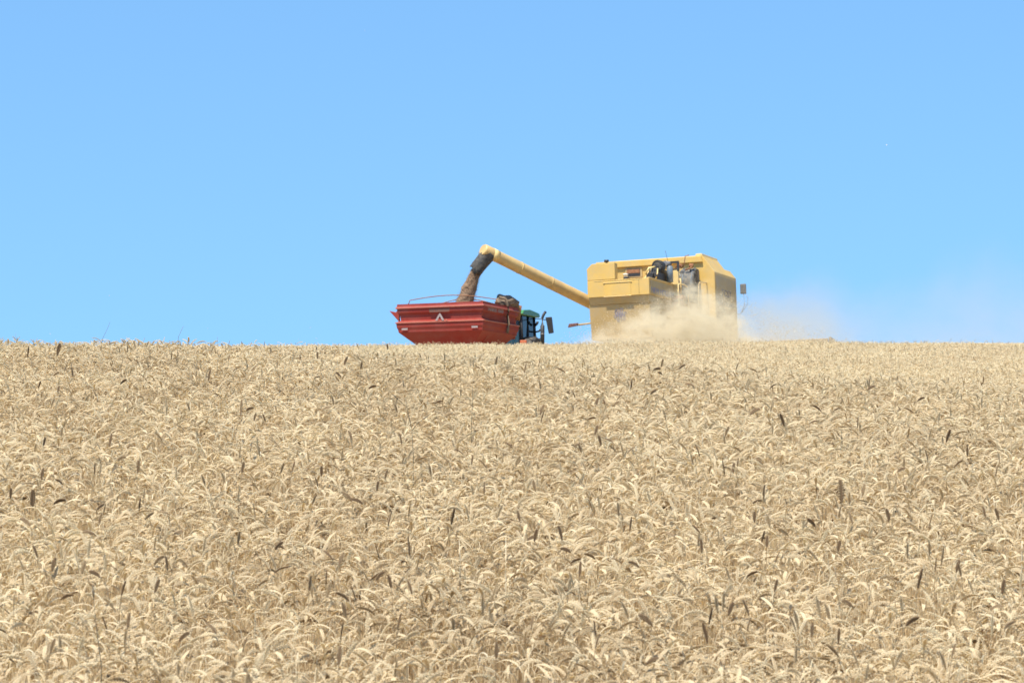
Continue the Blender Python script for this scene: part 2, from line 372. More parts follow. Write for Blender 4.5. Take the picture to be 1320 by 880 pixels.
def wheat_object():
    rnd = random.Random(3)
    srcs = []
    for i in range(26):                        # near clumps of 6 finely built stalks
        g = Geo()
        for k in range(6):
            a = rnd.uniform(0, 6.28); r = 0.085 * math.sqrt(rnd.random())
            tone = 0.60 + rnd.gauss(0, 0.09) + (-.38 if rnd.random() < .09 else 0)
            stalk(g, (r*math.cos(a), r*math.sin(a)), STRAW + rnd.gauss(0.0, 0.042), rnd.uniform(0, 6.28), rnd.uniform(0.0, 0.16), rand_bend(rnd),
                  rnd.uniform(0.092, 0.145), True, tone, rnd, z0=0.0, earw=rnd.uniform(.85, 1.2), leaves=rnd.choice((0,0,1)))
        srcs.append(g)
    NN = len(srcs)
    for i in range(14):                        # far clumps of 18 simpler stalks
        g = Geo()
        for k in range(18):
            a = rnd.uniform(0, 6.28); r = 0.20 * math.sqrt(rnd.random())
            tone = 0.60 + rnd.gauss(0, 0.09) + (-.38 if rnd.random() < .09 else 0)
            stalk(g, (r*math.cos(a), r*math.sin(a)), STRAW + rnd.gauss(0.0, 0.03), rnd.uniform(0, 6.28), rnd.uniform(0.0, 0.16), rand_bend(rnd),
                  rnd.uniform(0.075, 0.115), False, tone, rnd, z0=0.25, earw=1.0, leaves=0)
        srcs.append(g)
    NT = len(srcs)
    verts = []; faces = []; tone = []; src = []
    for i, g in enumerate(srcs):
        o = len(verts); verts += g.v; faces += [tuple(o+k for k in f) for f in g.f]; tone += g.t; src += [i]*len(g.v)
    # points
    P = []; idx = []; rot = []; scl = []
    def strew(y0, y1, dens, lo, hi, hs):
        area_y = np.linspace(y0, y1, 4000); pdf = 2*(hs*area_y + 0.4); tot = np.trapezoid(pdf, area_y) if hasattr(np, 'trapezoid') else np.trapz(pdf, area_y)
        n = int(tot * dens); c = np.cumsum(pdf); c /= c[-1]
        Y = np.interp(rng.random(n), c, area_y); X = (rng.random(n)*2 - 1) * (hs*Y + 0.4)
        Z = ztop(X, Y) - STRAW - 0.085
        # slow waves in crop height
        Z = Z + 0.042*np.sin(X*1.9 + 1.3*np.sin(Y*0.8)) * np.cos(Y*1.25 + 0.7*X) + 0.022*np.sin(X*4.1+Y*2.7)
        for k in range(n):
            P.append((X[k], Y[k], Z[k])); idx.append(int(rng.integers(lo, hi)))
            rot.append((rng.normal(0, 0.05), rng.normal(0, 0.05), rng.uniform(0, 6.283))); scl.append(1.0 + rng.normal(0, 0.025))
    strew(4.6, 29.0, 56.0, 0, NN, 0.315)
    strew(28.6, 66.3, 21.0, NN, NT, 0.30)
    print('wheat clumps', len(P), 'source verts', len(verts))
    nv = len(verts)
    allv = verts + [tuple(map(float, p)) for p in P]
    me = bpy.data.meshes.new('wheat_field'); me.from_pydata(allv, [], faces)
    def attr(n, ty, data, prop='value'):
        a = me.attributes.new(n, ty, 'POINT'); a.data.foreach_set(prop, np.asarray(data, dtype=np.float32 if ty != 'INT' else np.int32).ravel())
    k = len(P)
    attr('tone', 'FLOAT', tone + [0.5]*k)
    attr('src', 'INT', src + [-1]*k)
    attr('pick', 'INT', [0]*nv + idx)
    attr('turn', 'FLOAT_VECTOR', [(0, 0, 0)]*nv + rot, 'vector')
    attr('size', 'FLOAT', [1.0]*nv + scl)
    me.materials.append(M['wheat'])
    o = bpy.data.objects.new('wheat_field', me); COL.objects.link(o)
    ng = bpy.data.node_groups.new('strew_wheat', 'GeometryNodeTree')
    ng.interface.new_socket('Geometry', in_out='INPUT', socket_type='NodeSocketGeometry')
    ng.interface.new_socket('Geometry', in_out='OUTPUT', socket_type='NodeSocketGeometry')
    N = ng.nodes.new; L = ng.links.new
    gi = N('NodeGroupInput'); go = N('NodeGroupOutput')
    def named(n, ty):
        a = N('GeometryNodeInputNamedAttribute'); a.data_type = ty; a.inputs['Name'].default_value = n; return a.outputs[0]
    a_src = named('src', 'INT')
    cmp_ = N('FunctionNodeCompare'); cmp_.data_type = 'INT'; cmp_.operation = 'GREATER_EQUAL'
    ci = [s for s in cmp_.inputs if s.type == 'INT']; L(a_src, ci[0]); ci[1].default_value = 0
    sep = N('GeometryNodeSeparateGeometry'); sep.domain = 'POINT'
    L(gi.outputs[0], sep.inputs[0]); L(cmp_.outputs[0], sep.inputs[1])
    spl = N('GeometryNodeSplitToInstances'); spl.domain = 'POINT'
    L(sep.outputs[0], spl.inputs[0]); L(a_src, spl.inputs['Group ID'])
    iop = N('GeometryNodeInstanceOnPoints')
    L(sep.outputs[1], iop.inputs['Points']); L(spl.outputs[0], iop.inputs['Instance']); iop.inputs['Pick Instance'].default_value = True
    L(named('pick', 'INT'), iop.inputs['Instance Index'])
    e2r = N('FunctionNodeEulerToRotation'); L(named('turn', 'FLOAT_VECTOR'), e2r.inputs[0]); L(e2r.outputs[0], iop.inputs['Rotation'])
    L(named('size', 'FLOAT'), iop.inputs['Scale'])
    L(iop.outputs[0], go.inputs[0])
    md = o.modifiers.new('strew', 'NODES'); md.node_group = ng
    tag(o, 'ripe pale golden wheat crop with nodding ears covering the slope', 'wheat', kind='stuff')
wheat_object()

# dark upright ears that stand out of the crop: (column, row, length in pixels, lean in degrees to the right)
DARK = [(35,464,12,0),(72,463,14,2),(112,460,10,3),(98,491,11,-8),(117,497,9,-20),(145,498,9,20),(266,496,13,3),(298,515,11,-25),(310,541,18,0),
(140,581,15,0),(176,615,14,3),(161,582,10,-10),(121,618,12,0),(99,628,11,-25),(310,616,12,0),(380,612,14,20),(337,593,11,-5),(13,648,9,0),(41,660,20,0),
(118,680,11,15),(333,672,14,-5),(53,580,9,5),(6,590,10,-15),(134,598,12,25),(78,568,8,0),(409,467,8,0),(313,482,9,20),(362,508,8,20),(345,452,7,0),
(376,451,7,10),(270,451,5,-20),(501,453,7,-5),(464,481,9,0),(463,503,10,25),(461,571,11,-15),(636,474,10,8),(630,477,6,-20),(738,483,13,-20),
(848,477,9,12),(843,481,7,-15),(867,478,10,20),(810,505,11,8),(783,519,9,25),(787,530,9,-12),(749,518,8,-15),(691,549,14,15),(807,595,16,-3),(793,588,11,25),
(758,588,10,-15),(724,578,10,25),(490,622,10,10),(624,644,14,0),(468,650,16,-20),(493,687,17,10),(573,683,18,15),(531,722,20,-5),(733,706,17,-10),
(809,693,16,3),(659,702,10,25),(680,680,12,-15),(945,480,9,10),(986,482,9,-20),(1151,495,8,15),(1120,503,10,0),(956,537,14,20),(1018,555,15,-15),
(1069,533,12,-20),(1108,537,10,25),(909,595,14,-10),(936,617,15,-3),(944,616,12,0),(1109,682,14,-15),(1153,680,14,-10),(1214,575,15,10),
(1216,607,14,25),(1247,593,10,0),(1280,620,12,5),(1296,676,14,-15),(988,712,11,0),(972,681,11,0),(907,720,16,-3),(919,693,12,-20),(1073,718,12,10),
(222,741,16,-8),(187,772,16,15),(175,735,15,25),(50,779,16,25),(154,750,14,-25),(205,833,14,30),(711,733,12,20),(863,812,20,-20),(772,828,12,-5),
(680,820,12,5),(512,765,14,-10),(470,782,9,-15),(467,755,9,20),(1172,768,22,15),(1210,737,20,5),(1227,747,14,5),(1038,820,16,-15),(925,840,22,-15),
(957,823,12,5),(1312,826,16,15),(1270,815,12,35)]
SPECIAL = {(1087,657,30,-3): 'longest dark brown wheat ear, drooping at the right below the harvester'}
STEM_V = 3*8            # the straw of a dark ear is as pale as the rest of the crop
def stalk_object(col, row, ln, lean, label, group, tone=0.33):
    X, Y = on_field(col, row)
    rnd = random.Random(col*7 + row)
    ear = min(max(ln * Y / FPX * 1.15, 0.066), 0.15)
    g = Geo()
    k = math.radians(lean)
    bend = abs(k)*1.1 + (rnd.uniform(.5, 1.2) if abs(lean) >= 20 else rnd.uniform(0, .3)); az = (0.0 if lean >= 0 else math.pi) + rnd.uniform(-.5, .5)
    h = STRAW + 0.002 + ear*0.42
    stalk(g, (0, 0), h, az, min(abs(k)*.25, .12), bend, ear, True, tone + rnd.uniform(-.12, .14), rnd, earw=1.4*ear/0.085, leaves=1)
    g.t = [0.62 if (i < STEM_V) else t for i, t in enumerate(g.t)]
    me = bpy.data.meshes.new('wheat_stalk'); me.from_pydata(g.v, [], g.f)
    a = me.attributes.new('tone', 'FLOAT', 'POINT'); a.data.foreach_set('value', np.array(g.t, dtype=np.float32))
    me.materials.append(M['dark_wheat'])
    o = bpy.data.objects.new('wheat_stalk', me); COL.objects.link(o)
    o.location = (X, Y, float(ztop(X, Y)) - STRAW)
    return tag(o, label, 'wheat stalk', group)
for d in DARK:
    if d[1] < 462 and d[0] < 420: continue
    stalk_object(*d, 'dark brown wheat ear standing out of the pale crop', 'dark wheat ears in the crop')
rd = random.Random(21)
for _ in range(170):                                    # smaller, browner ones between the conspicuous ones
    row = int(468 + 407 * rd.random()**1.15); col = rd.randint(4, 1316)
    stalk_object(col, row, int(6 + 11*(row-440)/440 + rd.uniform(0, 4)), rd.choice((-35, -28, -12, 0, 6, 14, 30, 38)), 'dark brown wheat ear standing out of the pale crop',
                 'dark wheat ears in the crop', 0.36)
for d, lb in SPECIAL.items():
    stalk_object(*d, lb, None, 0.26)

# thin weed stems
M['weed'] = mat('dry_weed_stem', (0.16, 0.12, 0.07), 0.8, var=0.2, dirt_scale=20)
M['pale_straw'] = mat('bleached_straw', (0.60, 0.50, 0.33), 0.6, var=0.1, dirt_scale=20)
def weed(col, row, tips, label, m='weed', r=0.0035, seeds=True, name='weed_stem'):
    """stem standing at (col,row) on the canopy; tips = [(dx, dy) pixels up from there, ...] path, in the plane facing the lens"""
    X, Y = on_field(col, row)
    k = Y / FPX
    base = Vector((X, Y, float(ztop(X, Y)) - STRAW)); top = Vector((X, Y, float(ztop(X, Y))))
    mb = MB(); paths = tips if isinstance(tips[0], list) else [tips]
    for j, tp in enumerate(paths):
        pts = ([base] if j == 0 else []) + [top + Vector((dx*k, random.uniform(-.02, .02), dy*k)) for dx, dy in tp]
        pts = [p - base for p in pts]
        n = len(pts); mb.tube(pts, r, 5, taper=[r*(1 - 0.55*i/(n-1)) for i in range(n)])
        if seeds:
            d = (pts[-1] - pts[-2]).normalized(); mb.tube([pts[-1]-d*.02, pts[-1]+d*.01, pts[-1]+d*.05], r, 6, taper=[r*.6, r*1.8, r*.4])
    o = mb.build(name, M[m], loc=base)
    return tag(o, label, 'weed' if name == 'weed_stem' else 'straw')
weed(131, 443, [(0,0),(2,8),(6,17),(11,28)], 'thin weed stem leaning right on the skyline, left of the other', r=0.0034, seeds=False)
weed(228, 462, [(0,0),(1,12),(2,28),(8,42)], 'thin weed stem with curved tip on the skyline, farther right of the leaning one', r=0.0036, seeds=False)
weed(280, 480, [(0,0),(1,20),(0,46)], 'straight thin brown stem standing at the left skyline', r=0.003, seeds=False)
weed(19, 446, [(0,0),(0,8),(1,17)], 'short faint stem on the skyline at far left', r=0.0028, seeds=False)
weed(533, 590, [[(0,0),(-2,34),(-8,60),(-13,92)],[(-2,34),(6,44),(14,50)],[(-4,44),(-9,64),(-22,76)]], 'forked dark weed in the wheat below the red cart', r=0.003)
weed(608, 545, [(0,0),(1,30),(2,74)], 'tall straight dark stem in the wheat under the grain cart', r=0.003)
weed(130, 860, [(0,0),(-3,34),(-8,62),(-11,92)], 'dark knotty weed stem in the left foreground wheat', r=0.003)
weed(593, 745, [(0,0),(0,22),(-1,46)], 'pale bleached straw, left of two upright ones in mid foreground', 'pale_straw', r=0.004, seeds=False, name='straw_stalk')
weed(652, 745, [(0,0),(0,26),(0,52)], 'pale bleached straw, thinner right one of two upright ones', 'pale_straw', r=0.003, seeds=False, name='straw_stalk')
weed(1317, 712, [(0,0),(0,5),(1,14)], 'pale bleached straw upright at the right edge', 'pale_straw', r=0.005, seeds=False, name='straw_stalk')

# ------------------------------------------------------------------ combine harvester. local axes: x right, y forward, z up
HEAD = rad(22)
CO = Vector((4.863, 69.0, 3.75))
comb = empty('combine_harvester', CO, -HEAD, -rad(1.5))
tag(comb, 'dusty yellow combine harvester seen from behind with its unloading tube swung out', 'combine harvester')
cw = comb.matrix_world
# rear hood: tall left block, low shelf to the right
mb = MB(); mb.prism([(-2.26, 2.25), (0.06, 2.25), (0.06, 2.84), (-2.26, 2.86)], 'v', 0.0, 3.15, 0.015); mb.prism([(-1.21, 2.865), (-1.21, 3.46), (-2.08, 3.46), (-2.27, 3.28), (-2.26, 2.865)], 'v', 0.002, 0.32, 0.015)
hood = mb.build('rear_hood', M['yellow'], comb)
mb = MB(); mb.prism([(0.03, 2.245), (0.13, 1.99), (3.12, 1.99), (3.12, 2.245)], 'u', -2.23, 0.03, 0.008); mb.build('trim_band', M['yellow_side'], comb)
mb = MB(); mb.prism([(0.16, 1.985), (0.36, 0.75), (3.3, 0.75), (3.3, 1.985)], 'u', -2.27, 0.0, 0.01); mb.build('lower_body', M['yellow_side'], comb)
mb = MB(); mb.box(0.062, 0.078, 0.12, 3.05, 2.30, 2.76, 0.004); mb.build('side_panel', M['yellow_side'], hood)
mb = MB(); mb.box(-0.01, 0.085, 0.0, 3.16, 2.835, 2.862, 0.005); mb.build('rain_lip', M['yellow_pale'], hood)
mb = MB(); mb.box(-1.64, -0.60, -0.03, -0.002, 2.24, 2.275, 0.006); mb.box(-1.66, -0.58, -0.035, -0.002, 2.735, 2.76, 0.006); mb.build('hatch_rail', M['yellow_pale'], hood)
mb = MB(); mb.box(-2.0, -0.2, -0.004, -0.001, 2.805, 2.812)
mb.box(-0.32, -0.312, -0.004, -0.001, 2.27, 2.80); mb.build('panel_gap', M['black'], hood)
mb = MB(); mb.box(-1.60, -0.62, -0.014, -0.002, 2.285, 2.725, 0.006); mb.build('hatch', M['yellow'], hood)
mb = MB()
for x0, x1, z0, z1 in ((-1.215, -1.205, 2.26, 2.85),): mb.box(x0, x1, -0.006, -0.002, z0, z1)
mb.build('seam', M['yellow_side'], hood)
# round emblem: a disc of upright leaf strips
mb = MB()
for i, ux in enumerate(np.linspace(-0.20, 0.20, 6)):
    hh = math.sqrt(max(0.235**2 - ux**2, 0.003)); bend = -ux * 0.25
    n = 5; pts_l = []; pts_r = []
    for k in range(n+1):
        z = -hh + 2*hh*k/n; off = bend*math.sin(math.pi*k/n); wd = 0.021*math.sin(math.pi*(k+0.4)/(n+0.8))
        pts_l.append((-1.12 + ux + off - wd, 1.60 + z)); pts_r.append((-1.12 + ux + off + wd, 1.60 + z))
    mb.prism(pts_l + pts_r[::-1], 'v', -0.008, 0.008)
for a0 in range(0, 360, 12):
    if a0 % 60 in (0, 12):
        A = [(-1.12 + r*math.cos(rad(q)), 1.60 + r*math.sin(rad(q))) for r, q in ((.245, a0), (.245, a0+12), (.225, a0+12), (.225, a0))]
        mb.prism(A, 'v', -0.006, 0.008)
em = mb.build('round_emblem', M['decal_blue'], comb)
em.rotation_euler = (math.atan2(0.20, 1.235), 0, 0); em.location = Vector((0, 0.16 + (1.985-1.60)*0.162 - 0.012, 1.60)) - em.rotation_euler.to_matrix() @ Vector((0, 0, 1.60))
# engine deck
mb = MB(); mb.box(-0.42, -0.02, 1.3, 2.9, 2.865, 3.18, 0.05); mb.box(-0.38, -0.08, 1.6, 2.7, 3.18, 3.36, 0.05)
for k in range(5): mb.tube([(-0.36+0.08*k, 1.28, 2.9), (-0.35+0.08*k, 1.24, 3.1), (-0.33+0.07*k, 1.4, 3.3)], 0.022, 7)
eng = mb.build('engine', M['black'], comb)
mb = MB(); mb.disc((-0.30, 1.22, 3.02), (0, 1, 0), 0.12, 0.06, 20); mb.disc((-0.05, 1.22, 3.06), (0, 1, 0), 0.07, 0.06, 16); mb.build('pulley', M['black'], eng)
mb = MB(); mb.tube([(-0.40, 1.5, 2.95), (-0.5, 1.4, 3.15), (-0.38, 1.4, 3.35), (-0.25, 1.7, 3.4)], 0.035, 8); mb.tube([(-0.1, 1.25, 2.88), (0.0, 1.2, 3.1), (-0.05, 1.4, 3.3)], 0.025, 7); mb.build('hose', M['yellow_pale'], eng)
mb = MB(); mb.box(-1.20, -1.05, 0.9, 1.3, 2.865, 3.02, 0.02); mb.box(-0.98, -0.72, 1.1, 1.5, 2.865, 2.95, 0.02); mb.build('shadow_block', M['black'], comb)  # black boxes added on the deck; the left one stands in for a shadow
mb = MB(); mb.disc((-0.16, 1.90, 3.44), (0, 1, 0), 0.215, 0.34, 32); a = mb.build('air_cleaner', M['black'], comb)
mb = MB(); mb.tube([(-0.16+0.175*math.cos(t), 1.72, 3.44+0.175*math.sin(t)) for t in np.linspace(0, 2*math.pi, 25)], 0.022, 6); mb.build('rim', M['black'], a)
mb = MB(); mb.disc((-0.16, 1.722, 3.44), (0, 1, 0), 0.15, 0.02, 28); mb.disc((-0.16, 1.705, 3.44), (0, 1, 0), 0.05, 0.03, 16); mb.build('cover', M['rubber'], a)
mb = MB(); mb.tube([(-0.32, 1.8, 3.40), (-0.45, 1.75, 3.28), (-0.56, 1.7, 3.08), (-0.66, 1.7, 2.95), (-0.85, 1.7, 2.91), (-1.15, 1.7, 2.90)], 0.05, 10); mb.build('intake_pipe', M['yellow_pale'], comb)
mb = MB(); mb.disc((0.02, 2.35, 3.56), (0.2, 1, 0), 0.10, 0.35, 20); mb.build('header_tank', M['grey'], comb)
mb = MB(); mb.tube([(0.13, 2.3, 2.87), (0.13, 2.3, 3.42), (0.13, 2.3, 3.47)], 0.115, 18, taper=[.115, .115, .07]); mb.build('exhaust_housing', M['blue_can'], comb)
mb = MB(); mb.box(0.05, 0.10, 2.5, 2.56, 2.87, 3.60); mb.box(0.05, 0.42, 2.5, 2.56, 3.58, 3.66); mb.box(0.34, 0.42, 2.5, 2.56, 3.28, 3.58); mb.box(0.1, 0.36, 2.5, 2.56, 3.33, 3.38); mb.build('bracket', M['black'], comb)
mb = MB(); mb.tube([(0.0, 2.55, 3.6), (-0.06, 2.55, 3.9), (-0.10, 2.55, 4.07)], 0.008, 5); mb.build('aerial', M['black'], comb)
mb = MB(); mb.tube([(-1.58, 0.2, 3.44), (-1.58, 0.2, 3.50), (-1.58, 0.2, 3.53), (-1.58, 0.2, 3.60)], 0.06, 14, taper=[.04, .04, .09, .08]); mb.build('cap', M['black'], comb)
mb = MB(); mb.tube([(-1.14, 1.0, 2.85), (-1.14, 1.0, 3.10), (-1.14, 1.0, 3.105), (-1.14, 1.0, 3.14)], 0.08, 18, taper=[.08, .08, .095, .095]); mb.build('filter_canister', M['white'], comb)
mb = MB(); mb.box(-1.2, -0.72, 2.0, 2.6, 2.865, 2.98, 0.02); mb.build('battery_tray', M['black'], comb)
# grain tank
mb = MB(); mb.prism([(-3.50, 1.1), (1.33, 1.1), (1.33, 3.34), (0.87, 3.98), (-3.30, 3.98), (-3.50, 3.80)], 'v', 4.0, 6.1, 0.015)
tank = mb.build('grain_tank', M['yellow'], comb)
mb = MB(); mb.prism([(-3.50, 1.0), (1.325, 1.0), (1.325, 3.34), (1.10, 3.64), (-3.30, 3.64), (-3.50, 3.5)], 'v', 6.1, 7.0, 0.015)
mb.build('tank_front', M['yellow'], tank)
mb = MB(); mb.prism([(0.60, 3.975), (0.875, 3.975), (0.862, 4.055), (0.64, 4.055)], 'v', 4.0, 6.1, 0.01); mb.build('tank_ridge', M['yellow_pale'], tank)
mb = MB(); mb.prism([(-2.55, 3.72), (0.90, 3.72), (0.84, 3.955), (-2.5, 3.955)], 'v', 3.90, 3.996, 0.02); mb.build('tank_rear_lip', M['yellow'], tank)
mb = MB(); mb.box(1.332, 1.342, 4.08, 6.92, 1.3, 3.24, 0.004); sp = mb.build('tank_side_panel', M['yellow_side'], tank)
mb = MB(); mb.box(-2.15, -1.47, 3.965, 3.997, 3.30, 3.69, 0.01); wf = mb.build('inspection_window', M['yellow_side'], tank)
mb = MB(); mb.box(-2.07, -1.55, 3.955, 3.963, 3.36, 3.64); mb.build('pane', M['black'], wf)
mb = MB(); mb.box(-2.07, -1.57, 3.945, 3.953, 3.48, 3.62); mb.build('pane', M['rust'], wf)
mb = MB()
for k in range(3): MB().box(-2.9+1.2*k, -2.87+1.2*k, 3.985, 3.998, 2.0, 3.7).build('tank_rib', M['yellow'], tank)
# radiator housing and rotary screen on the right
mb = MB(); mb.box(-1.6, 0.0, 3.16, 3.99, 1.2, 2.86, 0.02); mb.box(-0.45, 0.0, 3.20, 3.98, 2.861, 3.40, 0.02); mb.build('radiator_housing', M['yellow'], comb)
mb = MB(); mb.box(0.01, 0.24, 2.95, 3.10, 1.6, 3.42, 0.01); mb.box(0.01, 0.20, 3.30, 3.36, 1.6, 3.35, 0.01)
mb.tube([(0.30, 3.05, 2.5), (0.30, 3.05, 3.0), (0.26, 3.1, 3.06)], 0.03, 8); mb.build('upright', M['yellow_pale'], comb)
mb = MB(); mb.tube([(0.16, 3.80, 2.85), (0.22, 3.80, 2.85), (0.68, 3.80, 2.85), (0.74, 3.80, 2.85)], 0.64, 44, taper=[.62, .64, .64, .60])
dr = mb.build('rotary_screen', M['drum'], comb)
mb = MB()
for uu in (0.24, 0.33, 0.66):
    mb.tube([(uu, 3.80+0.648*math.cos(t), 2.85+0.648*math.sin(t)) for t in np.linspace(0, 2*math.pi, 41)], 0.014, 6)
mb.build('hoop', M['blue_can'], dr)
mb = MB()
for k in range(4):
    t = k*math.pi/4; mb.tube([(0.76, 3.80-0.6*math.cos(t), 2.85-0.6*math.sin(t)), (0.76, 3.80+0.6*math.cos(t), 2.85+0.6*math.sin(t))], 0.014, 5)
mb.disc((0.77, 3.80, 2.85), (1, 0, 0), 0.12, 0.05, 16); mb.build('spoke', M['black'], dr)
mb = MB(); mb.tube([(0.05, 3.3, 3.50), (0.20, 3.2, 3.62), (0.33, 3.2, 3.52)], 0.04, 8); mb.tube([(0.30, 3.4, 3.5), (0.36, 3.4, 3.68), (0.40, 3.4, 3.92), (0.55, 3.4, 3.95)], 0.018, 6)
mb.disc((0.24, 3.25, 3.55), (0, 1, 0.1), 0.09, 0.10, 14); mb.disc((0.62, 3.4, 3.55), (1, .3, 0), 0.08, 0.16, 14); mb.tube([(0.42, 3.3, 3.4), (0.6, 3.3, 3.45), (0.7, 3.4, 3.56)], 0.03, 7); mb.build('hose', M['rust'], comb)
mb = MB(); mb.box(0.02, 0.5, 2.6, 3.1, 2.25, 2.40, 0.03); mb.box(0.05, 0.4, 2.8, 3.2, 2.05, 2.24, 0.03); mb.build('gearbox', M['rust'], comb)
# maintenance platform with hand rails
mb = MB(); mb.box(0.08, 1.25, 1.9, 6.0, 1.55, 1.62, 0.01); mb.build('platform', M['yellow_side'], comb)
mb = MB(); mb.tube([(0.50, 2.1, 2.0), (0.50, 2.1, 2.72), (0.50, 2.2, 2.78), (0.50, 2.9, 2.80), (0.50, 3.15, 2.77), (0.50, 3.30, 2.62), (0.50, 3.34, 1.7)], 0.024, 8); mb.build('hand_rail', M['yellow_pale'], comb)
mb = MB(); mb.tube([(1.02, 2.80, 1.65), (1.02, 2.84, 2.2), (1.02, 2.95, 2.80), (1.02, 3.10, 2.90), (1.02, 4.0, 2.94), (1.02, 4.1, 2.85), (1.02, 4.1, 2.0)], 0.020, 8); mb.build('hand_rail', M['yellow_side'], comb)
mb = MB()
for k in range(4): mb.box(0.6, 0.95, 2.0, 2.06, 0.5+0.28*k, 0.53+0.28*k)
mb.tube([(0.6, 2.03, 0.4), (0.6, 2.03, 1.6)], 0.02, 6); mb.tube([(0.95, 2.03, 0.4), (0.95, 2.03, 1.6)], 0.02, 6); mb.build('ladder', M['yellow_pale'], comb)
# cab (mostly behind the tank)
mb = MB(); mb.box(-2.0, -0.3, 7.02, 8.4, 1.3, 3.0, 0.05); cb = mb.build('cab', M['glass'], comb)
mb = MB(); mb.box(-2.1, -0.2, 7.0, 8.6, 3.0, 3.2, 0.06); mb.build('cab_roof', M['yellow'], cb)
# mirror
mb = MB(); mb.box(1.47, 1.71, 7.0, 7.05, 2.74, 3.13, 0.03); mi = mb.build('mirror', M['mirror_glass'], comb)
mb = MB(); mb.tube([(1.60, 7.03, 2.74), (1.62, 7.03, 2.3), (1.45, 7.1, 2.0), (0.9, 7.2, 1.9), (-0.2, 7.3, 1.9)], 0.011, 6); mb.tube([(1.66, 7.03, 2.74), (1.76, 7.03, 2.58), (1.74, 7.05, 2.35), (1.5, 7.1, 2.05)], 0.008, 6); mb.build('mirror_arm', M['grey'], mi)
# tail lamp on its arm at the left
mb = MB(); mb.tube([(-2.22, 0.3, 1.37), (-2.75, 0.3, 1.33)], 0.035, 8); la = mb.build('lamp_arm', M['yellow_side'], comb)
mb = MB(); mb.prism([(-3.15, 1.25), (-2.78, 1.30), (-2.76, 1.40), (-3.10, 1.385)], 'v', 0.25, 0.36, 0.015); mb.build('tail_lamp', M['red_dark'], la)
# wheels
def wheel(parent, u, v, w, r, t, m_rim, out=1):
    mb = MB(); prof = [(-t/2, r*.70), (-t/2, r*.93), (-t*.38, r), (t*.38, r), (t/2, r*.93), (t/2, r*.70)]
    n = 36; rings = []
    for k in range(n):
        a_ = 2*math.pi*k/n; rings.append([mb.bm.verts.new((u+p, v+q*math.cos(a_), w+q*math.sin(a_))) for p, q in prof])
    for k in range(n):
        for j in range(len(prof)-1): mb.bm.faces.new((rings[k][j], rings[k][j+1], rings[(k+1) % n][j+1], rings[(k+1) % n][j]))
    for k in range(24):
        a_ = 2*math.pi*k/24; c, s_ = math.cos(a_), math.sin(a_)
        p = Vector((u, v + r*c, w + r*s_)); tn = Vector((0, -s_, c)); nn = Vector((0, c, s_)); sd_ = -1 if k % 2 else 1
        q0 = p + Vector((0.03*sd_, 0, 0)); q1 = p + Vector((t*.46*sd_, 0, 0)) + tn*0.12
        vs = [mb.bm.verts.new(q + tn*e + nn*h_) for q in (q0, q1) for e, h_ in ((-.025, -.02), (.025, -.02), (.02, .035), (-.02, .035))]
        for f in ((0,1,2,3), (7,6,5,4), (0,4,5,1), (1,5,6,2), (2,6,7,3), (3,7,4,0)): mb.bm.faces.new([vs[i] for i in f])
    wl = mb.build('wheel', M['rubber'], parent)
    mb = MB(); mb.disc((u, v, w), (1, 0, 0), r*.70, t*.5, 28); mb.disc((u + out*t*.30, v, w), (1, 0, 0), r*.25, t*.2, 16); mb.build('rim', m_rim, wl)
wheel(comb, 0.75, 5.7, 0.50, 0.80, 0.60, M['yellow']); wheel(comb, -3.0, 5.7, 0.52, 0.80, 0.60, M['yellow'], -1)
wheel(comb, -0.15, 1.9, 0.35, 0.55, 0.40, M['yellow']); wheel(comb, -2.05, 1.9, 0.35, 0.55, 0.40, M['yellow'], -1)
# header with reel, reaching out on both sides in front
hd = MB().box(1.2, 4.44, 8.72, 8.79, 0.3, 1.00, 0.02).box(-6.6, 4.45, 8.9, 9.8, 0.25, 0.38, 0.02).box(-6.6, 4.45, 8.8, 8.88, 0.25, 0.80, 0.02).build('header', M['grey'], comb)
for q in (4.45, -6.67): MB().prism([(8.8, 0.2), (10.3, 0.2), (10.0, 0.5), (9.4, 0.98), (8.8, 1.05)], 'u', q, q+.09, 0.01).build('end_plate', M['grey'], hd)
mb = MB(); mb.tube([(-6.5, 9.6, 0.52), (4.4, 9.6, 0.52)], 0.07, 10)
for k in range(6):
    a_ = k*math.pi/3+.3; y_, z_ = 9.6+.42*math.cos(a_), .52+.36*math.sin(a_)
    mb.tube([(-6.45, y_, z_), (4.38, y_, z_)], 0.022, 6)
    for q in np.linspace(-6.4, 4.35, 60): mb.tube([(q, y_, z_), (q, y_+.02, z_-.20)], 0.006, 3)
    for q in np.linspace(-6.4, 4.3, 5): mb.tube([(q, 9.6, .52), (q, y_, z_)], 0.016, 4)
mb.build('reel', M['grey'], hd)
mb = MB(); mb.prism([(7.0, 0.6), (8.85, 0.3), (8.85, 0.75), (7.0, 1.2)], 'u', -1.9, -0.4, 0.03); mb.build('feeder_house', M['yellow_side'], comb)
# lettering
text_mesh('lettering', 'NEW HOLLAND', 0.27, M['decal_blue'], hood, (0.081, 1.62, 2.43), (math.pi/2, 0, math.pi/2), sx=1.45)
text_mesh('model_number', 'TC57', 0.36, M['decal_dusty'], sp, (1.345, 5.45, 2.62), (math.pi/2, 0, math.pi/2), sx=1.7)
text_mesh('lettering', 'NEW HOLLAND', 0.22, M['decal_dusty'], sp, (1.345, 5.45, 2.22), (math.pi/2, 0, math.pi/2), sx=1.4)

